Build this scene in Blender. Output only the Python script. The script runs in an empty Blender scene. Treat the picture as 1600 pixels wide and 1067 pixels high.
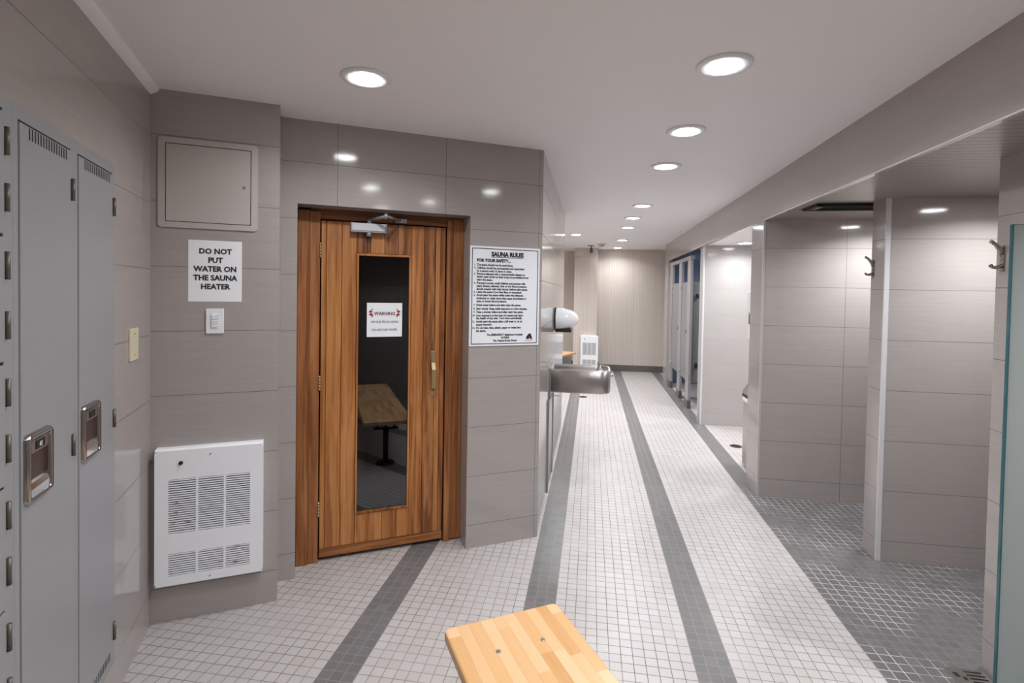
import bpy, bmesh, math, random
from mathutils import Vector, Matrix
random.seed(7)
S = bpy.context.scene
COL = S.collection
PI = math.pi
R = math.radians

# ------------------------------------------------------------------ camera, world, exposure
YAW, PITCH, ROLL = 0.1533, -0.02206, 0.016866
FPX, CY = 802.7, 474.24
cam_d = bpy.data.cameras.new('camera')
cam = bpy.data.objects.new('camera', cam_d)
COL.objects.link(cam)
F = Vector((-math.sin(YAW) * math.cos(PITCH), math.cos(YAW) * math.cos(PITCH), math.sin(PITCH)))
Rt = Vector((math.cos(YAW), math.sin(YAW), 0))
Up = Rt.cross(F)
X_ = Rt * math.cos(ROLL) + Up * math.sin(ROLL)
Y_ = -Rt * math.sin(ROLL) + Up * math.cos(ROLL)
m3 = Matrix((X_, Y_, -F)).transposed()
cam.matrix_world = Matrix.Translation((0, 0, 1.56)) @ m3.to_4x4()
cam_d.sensor_fit = 'HORIZONTAL'
cam_d.sensor_width = 36.0
cam_d.lens = 36.0 * FPX / 1600.0
cam_d.shift_y = (CY - 533.5) / 1600.0
cam_d.clip_start = 0.02
S.camera = cam
wd = bpy.data.worlds.new('world'); S.world = wd
wd.use_nodes = True
wd.node_tree.nodes['Background'].inputs[0].default_value = (0.01, 0.01, 0.01, 1)
S.view_settings.view_transform = 'Standard'
S.view_settings.look = 'None'
S.view_settings.exposure = 2.0
S.view_settings.gamma = 1.0
S.view_settings.use_curve_mapping = False
S.cycles.max_bounces = 16
S.cycles.diffuse_bounces = 10
LAMP, WATT, SPREAD = 11.0, 1.75, R(150)   # glow of the lens, power and beam spread of every round downlight

H = 2.455              # ceiling height
ZB = 2.15              # underside of the beam
A = R(30.2)
UX = Vector((math.cos(A), math.sin(A), 0)); NX = Vector((math.sin(A), -math.cos(A), 0))
P1 = Vector((-1.982, 2.057, 0)); P3 = Vector((-0.314, 3.241, 0)); P2B = P3 - 1.508 * UX

# frames: origin + heading; local x runs right along the wall as seen from the room, y goes into the wall
FR = {
    'world': (Vector((0, 0, 0)), 0.0),
    'sauna': (P2B, A),
    'heat': (P1, A),
    'left': (P1, A + PI / 2),
    'side': (Vector((-0.314, 0, 0)), PI / 2),
    'pier': (Vector((0, 0, 0)), -PI / 2),
}
def fmat(fr, x=0, y=0, z=0, rz=0):
    o, a = FR[fr]
    return Matrix.Translation(o) @ Matrix.Rotation(a, 4, 'Z') @ Matrix.Translation((x, y, z)) @ Matrix.Rotation(rz, 4, 'Z')

# ------------------------------------------------------------------ node helpers
class N:
    def __init__(s, name, rough=0.5, metal=0.0, color=(0.8, 0.8, 0.8), ior=None, spec=None):
        s.m = bpy.data.materials.new(name); s.m.use_nodes = True
        s.t = s.m.node_tree; s.b = s.t.nodes['Principled BSDF']
        s.set(s.b.inputs['Base Color'], color); s.b.inputs['Roughness'].default_value = rough
        s.b.inputs['Metallic'].default_value = metal
        if ior: s.b.inputs['IOR'].default_value = ior
        if spec is not None: s.b.inputs['Specular IOR Level'].default_value = spec
    def set(s, inp, v):
        if hasattr(v, 'is_linked') or isinstance(v, bpy.types.NodeSocket): s.t.links.new(v, inp)
        elif isinstance(v, (tuple, list)) and len(v) == 3 and inp.type == 'RGBA': inp.default_value = (*v, 1)
        else: inp.default_value = v
    def new(s, t): return s.t.nodes.new(t)
    def math(s, op, a, b=None, c=None):
        n = s.new('ShaderNodeMath'); n.operation = op
        for i, v in enumerate((a, b, c)):
            if v is not None: s.set(n.inputs[i], v)
        return n.outputs[0]
    def coord(s):
        tc = s.new('ShaderNodeTexCoord'); sp = s.new('ShaderNodeSeparateXYZ')
        s.t.links.new(tc.outputs['Object'], sp.inputs[0]); return tc.outputs['Object'], sp.outputs
    def mapping(s, v, scale=(1, 1, 1), loc=(0, 0, 0)):
        n = s.new('ShaderNodeMapping'); s.t.links.new(v, n.inputs[0]); n.inputs['Scale'].default_value = scale; n.inputs['Location'].default_value = loc
        return n.outputs[0]
    def noise(s, v, scale=5, detail=3, rough=0.5, dist=0.0):
        n = s.new('ShaderNodeTexNoise'); s.t.links.new(v, n.inputs['Vector'])
        n.inputs['Scale'].default_value = scale; n.inputs['Detail'].default_value = detail; n.inputs['Roughness'].default_value = rough
        n.inputs['Distortion'].default_value = dist
        return n.outputs[0]
    def white(s, v):
        n = s.new('ShaderNodeTexWhiteNoise'); n.noise_dimensions = '3D'; s.t.links.new(v, n.inputs['Vector']); return n.outputs[0]
    def comb(s, x, y, z=0.0):
        n = s.new('ShaderNodeCombineXYZ')
        for i, v in enumerate((x, y, z)): s.set(n.inputs[i], v)
        return n.outputs[0]
    def mix(s, f, a, b, bt='MIX'):
        n = s.new('ShaderNodeMix'); n.data_type = 'RGBA'; n.blend_type = bt
        s.set(n.inputs[0], f); s.set(n.inputs[6], a); s.set(n.inputs[7], b); return n.outputs[2]
    def ramp(s, f, stops):
        n = s.new('ShaderNodeValToRGB'); s.t.links.new(f, n.inputs[0]); e = n.color_ramp.elements
        while len(e) < len(stops): e.new(0.5)
        for el, (p, c) in zip(e, stops): el.position = p; el.color = (*c, 1) if len(c) == 3 else c
        return n.outputs[0]
    def scale(s, col, f):
        n = s.new('ShaderNodeVectorMath'); n.operation = 'SCALE'; s.set(n.inputs[0], col); s.set(n.inputs[3], f); return n.outputs[0]
    def base(s, v): s.set(s.b.inputs['Base Color'], v); return s
    def bump(s, h, st=0.2, d=0.002):
        n = s.new('ShaderNodeBump'); n.inputs['Strength'].default_value = st; n.inputs['Distance'].default_value = d
        s.t.links.new(h, n.inputs['Height']); s.t.links.new(n.outputs[0], s.b.inputs['Normal'])

def plain(name, c, rough=0.5, metal=0.0, var=0.05, sc=12.0, **k):
    n = N(name, rough, metal, c, **k); v, _ = n.coord()
    f = n.noise(v, sc, 3); f = n.math('MULTIPLY_ADD', f, 2 * var, 1 - var)
    n.base(n.scale(c, f)); return n.m

def wall_tile(name, c, x0, L, z0=0.142, Hc=0.2985, rough=0.1, g=0.0028, grout=(0.13, 0.115, 0.105), zaxis=2, xaxis=0, stri=0.10):
    n = N(name, rough); v, o = n.coord()
    x = n.math('SUBTRACT', o[xaxis], x0); z = n.math('SUBTRACT', o[zaxis], z0)
    gx = n.math('LESS_THAN', n.math('PINGPONG', x, L / 2), g / 2)
    gz = n.math('LESS_THAN', n.math('PINGPONG', z, Hc / 2), g / 2)
    gr = n.math('MAXIMUM', gx, gz)
    cell = n.white(n.comb(n.math('FLOOR', n.math('DIVIDE', x, L)), n.math('FLOOR', n.math('DIVIDE', z, Hc)), 3.0))
    sc = [3, 3, 3]; sc[zaxis] = 90
    st = n.noise(n.mapping(v, tuple(sc)), 1.0, 4, 0.6)
    cl = n.noise(v, 5.0, 2)
    f = n.math('ADD', n.math('MULTIPLY_ADD', st, 2 * stri, 1 - stri), n.math('MULTIPLY_ADD', cell, 0.05, -0.025))
    f = n.math('ADD', f, n.math('MULTIPLY_ADD', cl, 0.06, -0.03))
    n.base(n.mix(gr, n.scale(c, f), grout))
    n.set(n.b.inputs['Roughness'], n.math('MULTIPLY_ADD', gr, 0.5, n.math('MULTIPLY_ADD', st, 0.08, rough - 0.04)))
    return n.m

TAUPE = (0.385, 0.345, 0.33)
def wood(name, stops, along=2, scale=1.0, wash=0.35, rough=0.45, tint=1.0):
    n = N(name, rough); v, o = n.coord()
    g = n.new('ShaderNodeNewGeometry'); rnd = g.outputs['Random Per Island']
    off = n.comb(n.math('MULTIPLY', rnd, 7.3), n.math('MULTIPLY', rnd, 3.1), n.math('MULTIPLY', rnd, 11.7))
    va = n.new('ShaderNodeVectorMath'); va.operation = 'ADD'; n.t.links.new(v, va.inputs[0]); n.t.links.new(off, va.inputs[1])
    s1 = [38 * scale] * 3; s1[along] = 1.3 * scale
    s2 = [150 * scale] * 3; s2[along] = 3 * scale
    a = n.noise(n.mapping(va.outputs[0], tuple(s1)), 1.0, 5, 0.6, 0.6)
    b = n.noise(n.mapping(va.outputs[0], tuple(s2)), 1.0, 2, 0.5)
    f = n.math('ADD', n.math('MULTIPLY', a, 0.75), n.math('MULTIPLY', b, 0.25))
    f = n.math('ADD', f, n.math('MULTIPLY_ADD', rnd, tint * 0.34, -tint * 0.17))
    col = n.ramp(f, stops)
    s3 = [14] * 3; s3[along] = 1.6
    w = n.ramp(n.noise(n.mapping(va.outputs[0], tuple(s3)), 1.0, 3, 0.6), [(0.54, (0, 0, 0)), (0.64, (1, 1, 1))])
    col = n.mix(n.math('MULTIPLY', w, wash), col, n.scale(stops[-1][1], 1.25))
    n.base(col); n.bump(f, 0.15, 0.001)
    return n.m

# ------------------------------------------------------------------ materials
M = {}
M['tile_sauna'] = wall_tile('taupe_tile_sauna', TAUPE, 0.281, 0.601)
M['tile_heat'] = wall_tile('taupe_tile_heater', TAUPE, 0.70, 0.9, 0.16)
M['tile_left'] = wall_tile('taupe_tile_left', TAUPE, -30, 60, 0.145)
M['tile_side'] = wall_tile('taupe_tile_side', TAUPE, 4.09, 0.6, xaxis=1)
M['tile_x'] = wall_tile('taupe_tile_cross', TAUPE, 1.898, 0.6)
M['tile_y'] = wall_tile('taupe_tile_along', TAUPE, 0.5, 0.6, xaxis=1)
M['tile_beam'] = wall_tile('taupe_tile_beam', TAUPE, 0.27, 60, 3.0, 2.0, xaxis=1)
M['tile_x2'] = wall_tile('taupe_tile_partition', TAUPE, 4.0, 60, 0.12)
M['soffit'] = wall_tile('ribbed_taupe_soffit', (0.30, 0.255, 0.235), 0.3, 40.0, 0.0, 0.047, 0.3, 0.003, zaxis=1, grout=(0.12, 0.10, 0.09), stri=0.14)
M['cream'] = wall_tile('cream_finger_tile', (0.62, 0.55, 0.50), 0.0, 0.05, 5, 10, 0.3, 0.004, grout=(0.42, 0.365, 0.32), stri=0.03)
M['cream_y'] = wall_tile('cream_finger_tile_side', (0.62, 0.55, 0.50), 0.0, 0.05, 5, 10, 0.3, 0.004, grout=(0.42, 0.365, 0.32), xaxis=1, stri=0.03)
M['alcove'] = wall_tile('grey_white_alcove_tile', (0.44, 0.41, 0.40), 1.2, 3.0, rough=0.12, grout=(0.33, 0.31, 0.30), stri=0.05)
M['base'] = plain('dark_base_tile', (0.13, 0.115, 0.11), 0.25)
M['paint'] = plain('white_ceiling_paint', (0.93, 0.92, 0.925), 0.55, var=0.012, sc=3)
M['blue'] = plain('stall_tile_blue_lit', (0.15, 0.19, 0.29), 0.25)  # bluish lamp light of the cubicles is put into the tile colour
M['edge_dim'] = plain('dull_edge_trim', (0.47, 0.44, 0.43), 0.3, 0.0, var=0.01)
M['white_metal'] = plain('white_enamel', (0.90, 0.90, 0.94), 0.3, var=0.015)
M['edge'] = plain('pale_edge_trim', (0.66, 0.64, 0.66), 0.3, 0.0, var=0.01)
M['locker'] = plain('grey_locker_paint', (0.30, 0.30, 0.315), 0.38, var=0.03, sc=30)
M['panel'] = plain('taupe_painted_panel', (0.50, 0.455, 0.43), 0.45, var=0.02)
M['hinge'] = plain('dull_dark_hinge', (0.15, 0.13, 0.11), 0.4, 0.5)
M['black'] = plain('black', (0.012, 0.012, 0.013), 0.5)
M['slot'] = plain('dark_gap', (0.02, 0.02, 0.02), 0.8)
M['chrome_dark'] = plain('chrome_dark_reflection', (0.42, 0.40, 0.39), 0.16, 1.0, var=0.02)  # chrome darkened in colour to stand in for mirrored dark surroundings
M['chrome'] = plain('chrome', (0.72, 0.71, 0.70), 0.12, 1.0, var=0.02)
M['steel'] = None
n = N('brushed_stainless_steel', 0.28, 1.0); v, o = n.coord()
f = n.noise(n.mapping(v, (2, 2, 260)), 1.0, 2); n.base(n.scale((0.50, 0.475, 0.465), n.math('MULTIPLY_ADD', f, 0.12, 0.94)))
n.set(n.b.inputs['Roughness'], n.math('MULTIPLY_ADD', f, 0.03, 0.28)); M['steel'] = n.m
M['grey_metal'] = plain('grey_cast_metal', (0.34, 0.34, 0.36), 0.4, 0.6)
M['silver'] = plain('silver_painted_metal', (0.60, 0.61, 0.66), 0.35, 0.1, var=0.01)
M['bronze'] = plain('brushed_nickel', (0.42, 0.37, 0.32), 0.25, 1.0)
M['brass'] = plain('worn_brass', (0.42, 0.31, 0.17), 0.4, 0.7)
M['brown_cup'] = plain('dark_brown_recess', (0.045, 0.022, 0.016), 0.3)
M['paper'] = plain('white_paper', (0.88, 0.88, 0.92), 0.7, var=0.01)
M['board'] = plain('white_sign_board', (0.86, 0.87, 0.93), 0.35, var=0.01)
M['ink'] = plain('black_ink', (0.02, 0.02, 0.025), 0.6)
M['grey_ink'] = plain('grey_ink', (0.16, 0.15, 0.17), 0.6)
M['red_ink'] = plain('red_ink', (0.32, 0.02, 0.03), 0.6)
M['dark_red'] = plain('maroon_ink', (0.10, 0.012, 0.03), 0.6)
M['navy'] = plain('navy_ink', (0.012, 0.014, 0.04), 0.6)
M['ivory'] = plain('ivory_plastic', (0.68, 0.60, 0.44), 0.4, var=0.01)
M['plastic'] = plain('white_plastic', (0.86, 0.86, 0.89), 0.3, var=0.01)
M['gloss_white'] = plain('glossy_white_shell', (0.86, 0.88, 0.92), 0.08, var=0.005)
M['stall'] = plain('grey_stall_laminate', (0.215, 0.21, 0.225), 0.35, var=0.03)
M['stall_olive'] = plain('olive_grey_laminate', (0.20, 0.20, 0.18), 0.4, var=0.03)
M['pilaster'] = plain('pale_pilaster_metal', (0.34, 0.32, 0.32), 0.3, 0.2, var=0.02)
M['shoe'] = plain('brown_pilaster_shoe', (0.17, 0.125, 0.10), 0.3, 0.5)
M['drain'] = plain('bronze_drain', (0.13, 0.08, 0.055), 0.35, 0.7)
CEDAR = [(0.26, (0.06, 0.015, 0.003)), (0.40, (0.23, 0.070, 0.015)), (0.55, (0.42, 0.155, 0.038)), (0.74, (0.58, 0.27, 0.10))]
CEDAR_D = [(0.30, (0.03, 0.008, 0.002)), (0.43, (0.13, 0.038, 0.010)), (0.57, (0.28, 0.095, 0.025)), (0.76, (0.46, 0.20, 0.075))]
M['cedar'] = wood('cedar_plank', CEDAR)
M['cedar_x'] = wood('cedar_rail', CEDAR_D, along=0)
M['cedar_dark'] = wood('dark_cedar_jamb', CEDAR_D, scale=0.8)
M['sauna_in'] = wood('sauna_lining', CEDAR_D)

def bench_mat():
    n = N('butcher_block_pine', 0.35); v, o = n.coord()
    W, L = 0.042, 0.30
    row = n.math('FLOOR', n.math('DIVIDE', o[0], W))
    sh = n.math('MULTIPLY', n.math('FRACT', n.math('MULTIPLY', n.math('SINE', n.math('MULTIPLY', row, 12.9898)), 437.5)), L)
    yy = n.math('ADD', o[1], sh)
    cell = n.white(n.comb(row, n.math('FLOOR', n.math('DIVIDE', yy, L)), 1.0))
    gr = n.noise(n.mapping(v, (90, 4, 90)), 1.0, 4, 0.6, 0.4)
    f = n.math('ADD', n.math('MULTIPLY', cell, 0.72), n.math('MULTIPLY', gr, 0.28))
    col = n.ramp(f, [(0.12, (0.72, 0.47, 0.27)), (0.5, (0.68, 0.41, 0.205)), (0.75, (0.62, 0.34, 0.145)), (0.95, (0.50, 0.24, 0.08))])
    ln = n.math('LESS_THAN', n.math('PINGPONG', o[0], W / 2), 0.0006)
    n.base(n.mix(n.math('MULTIPLY', ln, 0.35), col, (0.3, 0.14, 0.05))); return n.m
M['bench'] = bench_mat()

def floor_mat():
    n = N('mosaic_floor', 0.35); v, o = n.coord()
    t = 0.0506667
    x = n.math('ADD', o[0], 0.30); y = n.math('SUBTRACT', o[1], 2.849)
    gx = n.math('LESS_THAN', n.math('PINGPONG', x, t / 2), 0.0016); gy = n.math('LESS_THAN', n.math('PINGPONG', y, t / 2), 0.0016)
    g = n.math('MAXIMUM', gx, gy)
    cell = n.comb(n.math('FLOOR', n.math('DIVIDE', x, t)), n.math('FLOOR', n.math('DIVIDE', y, t)), 0.5)
    r = n.white(cell)
    st = n.math('LESS_THAN', n.math('MULTIPLY', n.math('FRACT', n.math('DIVIDE', n.math('ADD', x, 7.6), 0.76)), 0.76), 0.1521)
    st = n.math('MULTIPLY', st, n.math('MULTIPLY', n.math('GREATER_THAN', o[0], -1.2), n.math('LESS_THAN', o[0], 1.45)))
    sh = n.math('MULTIPLY', n.math('GREATER_THAN', x, 1.5199), n.math('LESS_THAN', o[1], 4.5))
    dk = n.math('MAXIMUM', st, sh)
    dirt = n.noise(v, 1.7, 4, 0.6)
    lt = n.ramp(r, [(0.0, (0.445, 0.408, 0.40)), (0.5, (0.462, 0.428, 0.422)), (0.97, (0.48, 0.45, 0.446)), (1.0, (0.46, 0.44, 0.47))])
    lt = n.scale(lt, n.math('MULTIPLY_ADD', dirt, 0.16, 0.92))
    dc = n.ramp(r, [(0.0, (0.138, 0.131, 0.133)), (0.6, (0.150, 0.143, 0.144)), (1.0, (0.168, 0.154, 0.152))])
    wear = n.noise(v, 2.6, 3, 0.5)
    wl = n.ramp(wear, [(0.36, (0.30, 0.255, 0.235)), (0.55, (0.17, 0.13, 0.115))])
    wdk = n.ramp(wear, [(0.44, (0.21, 0.195, 0.195)), (0.56, (0.56, 0.54, 0.55))])
    tile = n.mix(dk, lt, dc); wst = n.mix(sh, (0.235, 0.225, 0.225), wdk)
    gr = n.mix(dk, wl, wst)
    n.base(n.mix(g, tile, gr))
    n.set(n.b.inputs['Roughness'], n.math('MULTIPLY_ADD', g, 0.35, n.math('MULTIPLY_ADD', dk, -0.06, 0.36)))
    return n.m
M['floor'] = floor_mat()

n = N('lit_diffuser', 0.4, color=(0.9, 0.9, 0.9)); n.b.inputs['Emission Color'].default_value = (0.95, 0.985, 1.0, 1); n.b.inputs['Emission Strength'].default_value = LAMP
M['lamp'] = n.m

def dark_glass():
    m = bpy.data.materials.new('tinted_door_glass'); m.use_nodes = True; t = m.node_tree; t.nodes.clear()
    out = t.nodes.new('ShaderNodeOutputMaterial'); mx = t.nodes.new('ShaderNodeMixShader'); fr = t.nodes.new('ShaderNodeFresnel')
    tr = t.nodes.new('ShaderNodeBsdfTransparent'); gl = t.nodes.new('ShaderNodeBsdfGlossy')
    fr.inputs[0].default_value = 1.95; tr.inputs[0].default_value = (0.10, 0.10, 0.105, 1); gl.inputs['Roughness'].default_value = 0.0
    gl.inputs['Color'].default_value = (0.95, 0.97, 1, 1)
    t.links.new(fr.outputs[0], mx.inputs[0]); t.links.new(tr.outputs[0], mx.inputs[1]); t.links.new(gl.outputs[0], mx.inputs[2]); t.links.new(mx.outputs[0], out.inputs[0])
    return m
M['dark_glass'] = dark_glass()
def frosted():
    m = bpy.data.materials.new('frosted_shower_glass'); m.use_nodes = True; t = m.node_tree; t.nodes.clear()
    out = t.nodes.new('ShaderNodeOutputMaterial'); mx = t.nodes.new('ShaderNodeMixShader'); m2 = t.nodes.new('ShaderNodeMixShader'); fr = t.nodes.new('ShaderNodeFresnel')
    tl = t.nodes.new('ShaderNodeBsdfTranslucent'); df = t.nodes.new('ShaderNodeBsdfDiffuse'); gl = t.nodes.new('ShaderNodeBsdfGlossy')
    tl.inputs[0].default_value = (0.80, 0.86, 0.85, 1); df.inputs[0].default_value = (0.62, 0.67, 0.66, 1); gl.inputs['Roughness'].default_value = 0.2
    fr.inputs[0].default_value = 1.45; m2.inputs[0].default_value = 0.45
    t.links.new(tl.outputs[0], m2.inputs[1]); t.links.new(df.outputs[0], m2.inputs[2])
    t.links.new(fr.outputs[0], mx.inputs[0]); t.links.new(m2.outputs[0], mx.inputs[1]); t.links.new(gl.outputs[0], mx.inputs[2]); t.links.new(mx.outputs[0], out.inputs[0])
    return m
M['frosted'] = frosted()
M['glass_edge'] = plain('teal_glass_edge', (0.03, 0.11, 0.125), 0.1, var=0.05)

def grille_mat():
    n = N('white_grille_with_rust', 0.35); v, o = n.coord()
    a = n.noise(n.mapping(v, (16, 16, 60), (0.3, 0, 1.1)), 1.0, 3, 0.6)
    rust = n.ramp(a, [(0.635, (0, 0, 0)), (0.70, (1, 1, 1))])
    n.base(n.mix(n.math('MULTIPLY', rust, 0.75), (0.88, 0.88, 0.92), (0.22, 0.13, 0.06))); return n.m
M['grille'] = grille_mat()

# ------------------------------------------------------------------ geometry helpers
class MB:
    def __init__(s): s.b = bmesh.new()
    def box(s, x0, x1, y0, y1, z0, z1, bev=0.0, seg=2, rot=None):
        r = bmesh.ops.create_cube(s.b, size=1.0); vs = r['verts']
        c = Vector(((x0 + x1) / 2, (y0 + y1) / 2, (z0 + z1) / 2))
        for v in vs: v.co = Vector((v.co.x * (x1 - x0), v.co.y * (y1 - y0), v.co.z * (z1 - z0)))
        if bev:
            es = list({e for v in vs for e in v.link_edges})
            g = bmesh.ops.bevel(s.b, geom=es, offset=bev, segments=seg, affect='EDGES', profile=0.5)
            vs = list({v for f in g['faces'] for v in f.verts} | {v for v in vs if v.is_valid})
            # every vertex of this island
            seen = set(vs); st = list(vs)
            while st:
                v = st.pop()
                for e in v.link_edges:
                    w = e.other_vert(v)
                    if w not in seen: seen.add(w); st.append(w)
            vs = list(seen)
        for v in vs:
            if rot is not None: v.co = rot @ v.co
            v.co += c
        return s
    def cyl(s, p0, p1, r0, r1=None, seg=24, caps=True):
        p0, p1 = Vector(p0), Vector(p1); r1 = r0 if r1 is None else r1
        d = p1 - p0; q = d.to_track_quat('Z', 'Y'); rings = []
        for p, r in ((p0, r0), (p1, r1)):
            rings.append([s.b.verts.new(p + q @ Vector((r * math.cos(2 * PI * i / seg), r * math.sin(2 * PI * i / seg), 0))) for i in range(seg)])
        for i in range(seg):
            j = (i + 1) % seg; f = s.b.faces.new((rings[0][i], rings[0][j], rings[1][j], rings[1][i])); f.smooth = True
        if caps: s.b.faces.new(rings[0][::-1]); s.b.faces.new(rings[1])
        return s
    def tube(s, path, r, seg=12):
        path = [Vector(p) for p in path]; rings = []
        for k, p in enumerate(path):
            d = (path[min(k + 1, len(path) - 1)] - path[max(k - 1, 0)]).normalized(); q = d.to_track_quat('Z', 'Y')
            rr = r[k] if isinstance(r, (list, tuple)) else r
            rings.append([s.b.verts.new(p + q @ Vector((rr * math.cos(2 * PI * i / seg), rr * math.sin(2 * PI * i / seg), 0))) for i in range(seg)])
        for a, b in zip(rings, rings[1:]):
            for i in range(seg):
                j = (i + 1) % seg; f = s.b.faces.new((a[i], a[j], b[j], b[i])); f.smooth = True
        s.b.faces.new(rings[0][::-1]); s.b.faces.new(rings[-1]); return s
    def lathe(s, prof, seg=32, mat=None):          # prof (r, z) about Z
        rings = []
        for r, z in prof:
            if r < 1e-6: rings.append([s.b.verts.new((0, 0, z))])
            else: rings.append([s.b.verts.new((r * math.cos(2 * PI * i / seg), r * math.sin(2 * PI * i / seg), z)) for i in range(seg)])
        for a, b in zip(rings, rings[1:]):
            for i in range(seg):
                j = (i + 1) % seg
                if len(a) == 1 and len(b) == 1: continue
                if len(a) == 1: vs = (a[0], b[j], b[i])
                elif len(b) == 1: vs = (a[i], a[j], b[0])
                else: vs = (a[i], a[j], b[j], b[i])
                f = s.b.faces.new(vs); f.smooth = True
        return s
    def prism(s, poly, z0, z1, axis='z', bev=0.0):   # poly 2D; axis z: (x,y); axis y: (x,z) extruded along y; axis x: (y,z)
        def P(a, b, c): return {'z': (a, b, c), 'y': (a, c, b), 'x': (c, a, b)}[axis]
        lo = [s.b.verts.new(P(a, b, z0)) for a, b in poly]; hi = [s.b.verts.new(P(a, b, z1)) for a, b in poly]
        fs = [s.b.faces.new(lo[::-1]), s.b.faces.new(hi)]
        for i in range(len(poly)):
            j = (i + 1) % len(poly); fs.append(s.b.faces.new((lo[i], lo[j], hi[j], hi[i])))
        bmesh.ops.recalc_face_normals(s.b, faces=fs)
        if bev: bmesh.ops.bevel(s.b, geom=list({e for f in fs[:2] for e in f.edges}), offset=bev, segments=2, affect='EDGES', profile=0.5)
        return s
    def grid_shell(s, fn, nu, nv):
        V = [[s.b.verts.new(fn(i / nu, j / nv)) for j in range(nv + 1)] for i in range(nu + 1)]
        for i in range(nu):
            for j in range(nv):
                try: f = s.b.faces.new((V[i][j], V[i + 1][j], V[i + 1][j + 1], V[i][j + 1])); f.smooth = True
                except ValueError: pass
        return s
    def build(s, name, mat, parent=None, matrix=None, recalc=True):
        bmesh.ops.remove_doubles(s.b, verts=s.b.verts[:], dist=1e-6)
        if recalc: bmesh.ops.recalc_face_normals(s.b, faces=s.b.faces[:])
        me = bpy.data.meshes.new(name); s.b.to_mesh(me); s.b.free()
        o = bpy.data.objects.new(name, me); COL.objects.link(o)
        if mat: me.materials.append(mat)
        if parent is not None: o.parent = parent
        elif matrix is not None: o.matrix_world = matrix
        return o

def tag(o, label, cat, group=None, kind=None):
    if label: o['label'] = label
    if cat: o['category'] = cat
    if group: o['group'] = group
    if kind: o['kind'] = kind
    return o
def thing(name, label, cat, fr='world', x=0, y=0, z=0, rz=0, group=None, kind=None):
    o = bpy.data.objects.new(name, None); COL.objects.link(o); o.empty_display_size = 0.05
    o.matrix_world = fmat(fr, x, y, z, rz); return tag(o, label, cat, group, kind)
def struct(name, mb, mat, fr='world', label=None, cat=None, x=0, y=0, z=0):
    o = mb.build(name, mat, None, fmat(fr, x, y, z)); o['kind'] = 'structure'
    if label: o['label'] = label
    if cat: o['category'] = cat
    return o
def text(name, lines, mat, parent, y=-0.0012, depth=0.0003):
    """lines: (string, x, z of baseline, cap size, align, x scale, boldness); one mesh of letters facing -y"""
    bm = bmesh.new()
    for st, x, z, size, al, xs, bold in lines:
        cu = bpy.data.curves.new('t', 'FONT'); cu.body = st; cu.size = size; cu.align_x = al; cu.extrude = depth; cu.offset = bold; cu.resolution_u = 2
        ob = bpy.data.objects.new('t', cu); me = bpy.data.meshes.new_from_object(ob)
        me.transform(Matrix.Translation((x, y, z)) @ Matrix.Rotation(PI / 2, 4, 'X') @ Matrix.Diagonal((xs, 1, 1, 1)))
        bm.from_mesh(me); bpy.data.meshes.remove(me); bpy.data.objects.remove(ob); bpy.data.curves.remove(cu)
    me = bpy.data.meshes.new(name); bm.to_mesh(me); bm.free(); me.materials.append(mat)
    o = bpy.data.objects.new(name, me); COL.objects.link(o); o.parent = parent; return o
def rrect(x0, x1, z0, z1, r, seg=6):
    pts = []
    for cx, cz, a0 in ((x1 - r, z1 - r, 0), (x0 + r, z1 - r, 90), (x0 + r, z0 + r, 180), (x1 - r, z0 + r, 270)):
        for i in range(seg + 1):
            a = R(a0 + 90 * i / seg); pts.append((cx + r * math.cos(a), cz + r * math.sin(a)))
    return pts

# ------------------------------------------------------------------ room shell
struct('floor', MB().box(-4, 3.5, -2.6, 11.6, -0.1, 0), M['floor'], label='white mosaic tile floor with dark grey stripes and shower bay', cat='floor')
struct('ceiling', MB().box(-4, 3.5, -2.6, 11.6, H, H + 0.1), M['paint'], label='smooth white painted ceiling', cat='ceiling')
LT, LB = 2.0, 0.155          # locker recess
LX0, LX1 = -1.56, -0.478
wl = MB().box(LX1, 0, 0, 0.12, 0, H).box(LX0, LX1, 0, 0.12, 0, LB).box(LX0, LX1, 0, 0.12, LT, H).box(-5.1, LX0, 0, 0.12, 0, H).box(LX0 - .02, LX1 + .02, 0.47, 0.5, 0, H)
struct('wall_left', wl, M['tile_left'], 'left', 'large grey tiled wall that the lockers are set into', 'wall')
struct('trim_1', MB().prism([(0, H), (-0.034, H), (-0.031, H - 0.010), (-0.019, H - 0.021), (0, H - 0.030)], -5.0, 0.02, 'x'), M['paint'], 'left', 'white cove trim under the ceiling above the lockers', 'trim')
struct('wall_column', MB().box(0, 0.533, 0, 0.3, 0, H), M['tile_heat'], 'heat', 'grey tiled wall projection carrying the white heater', 'wall')
ws = MB().box(-0.05, 0.081, 0, 0.3, 0, H).box(0.081, 1.035, 0, 0.3, 2.012, H).box(1.035, 1.506, 0, 0.3, 0, H)
struct('wall_sauna', ws, M['tile_sauna'], 'sauna', 'grey tiled wall around the sauna door', 'wall')
YE = 5.87
struct('wall_side', MB().box(-0.43, -0.314, 3.245, YE, 0, H).box(-4, -0.43, YE - 0.12, YE, 0, H), M['tile_side'], label='glossy grey tiled wall behind the drinking fountain', cat='wall')
# sauna cabin lining behind the glass
struct('wall_sauna_lining', MB().box(-0.1, 1.5, 1.9, 1.95, 0, 2.2).box(-0.12, -0.07, 0.3, 1.9, 0, 2.2).box(1.15, 1.2, 0.3, 1.9, 0, 2.2).box(-0.1, 1.5, 0.3, 1.9, 2.1, 2.15), M['sauna_in'], 'sauna')
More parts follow.
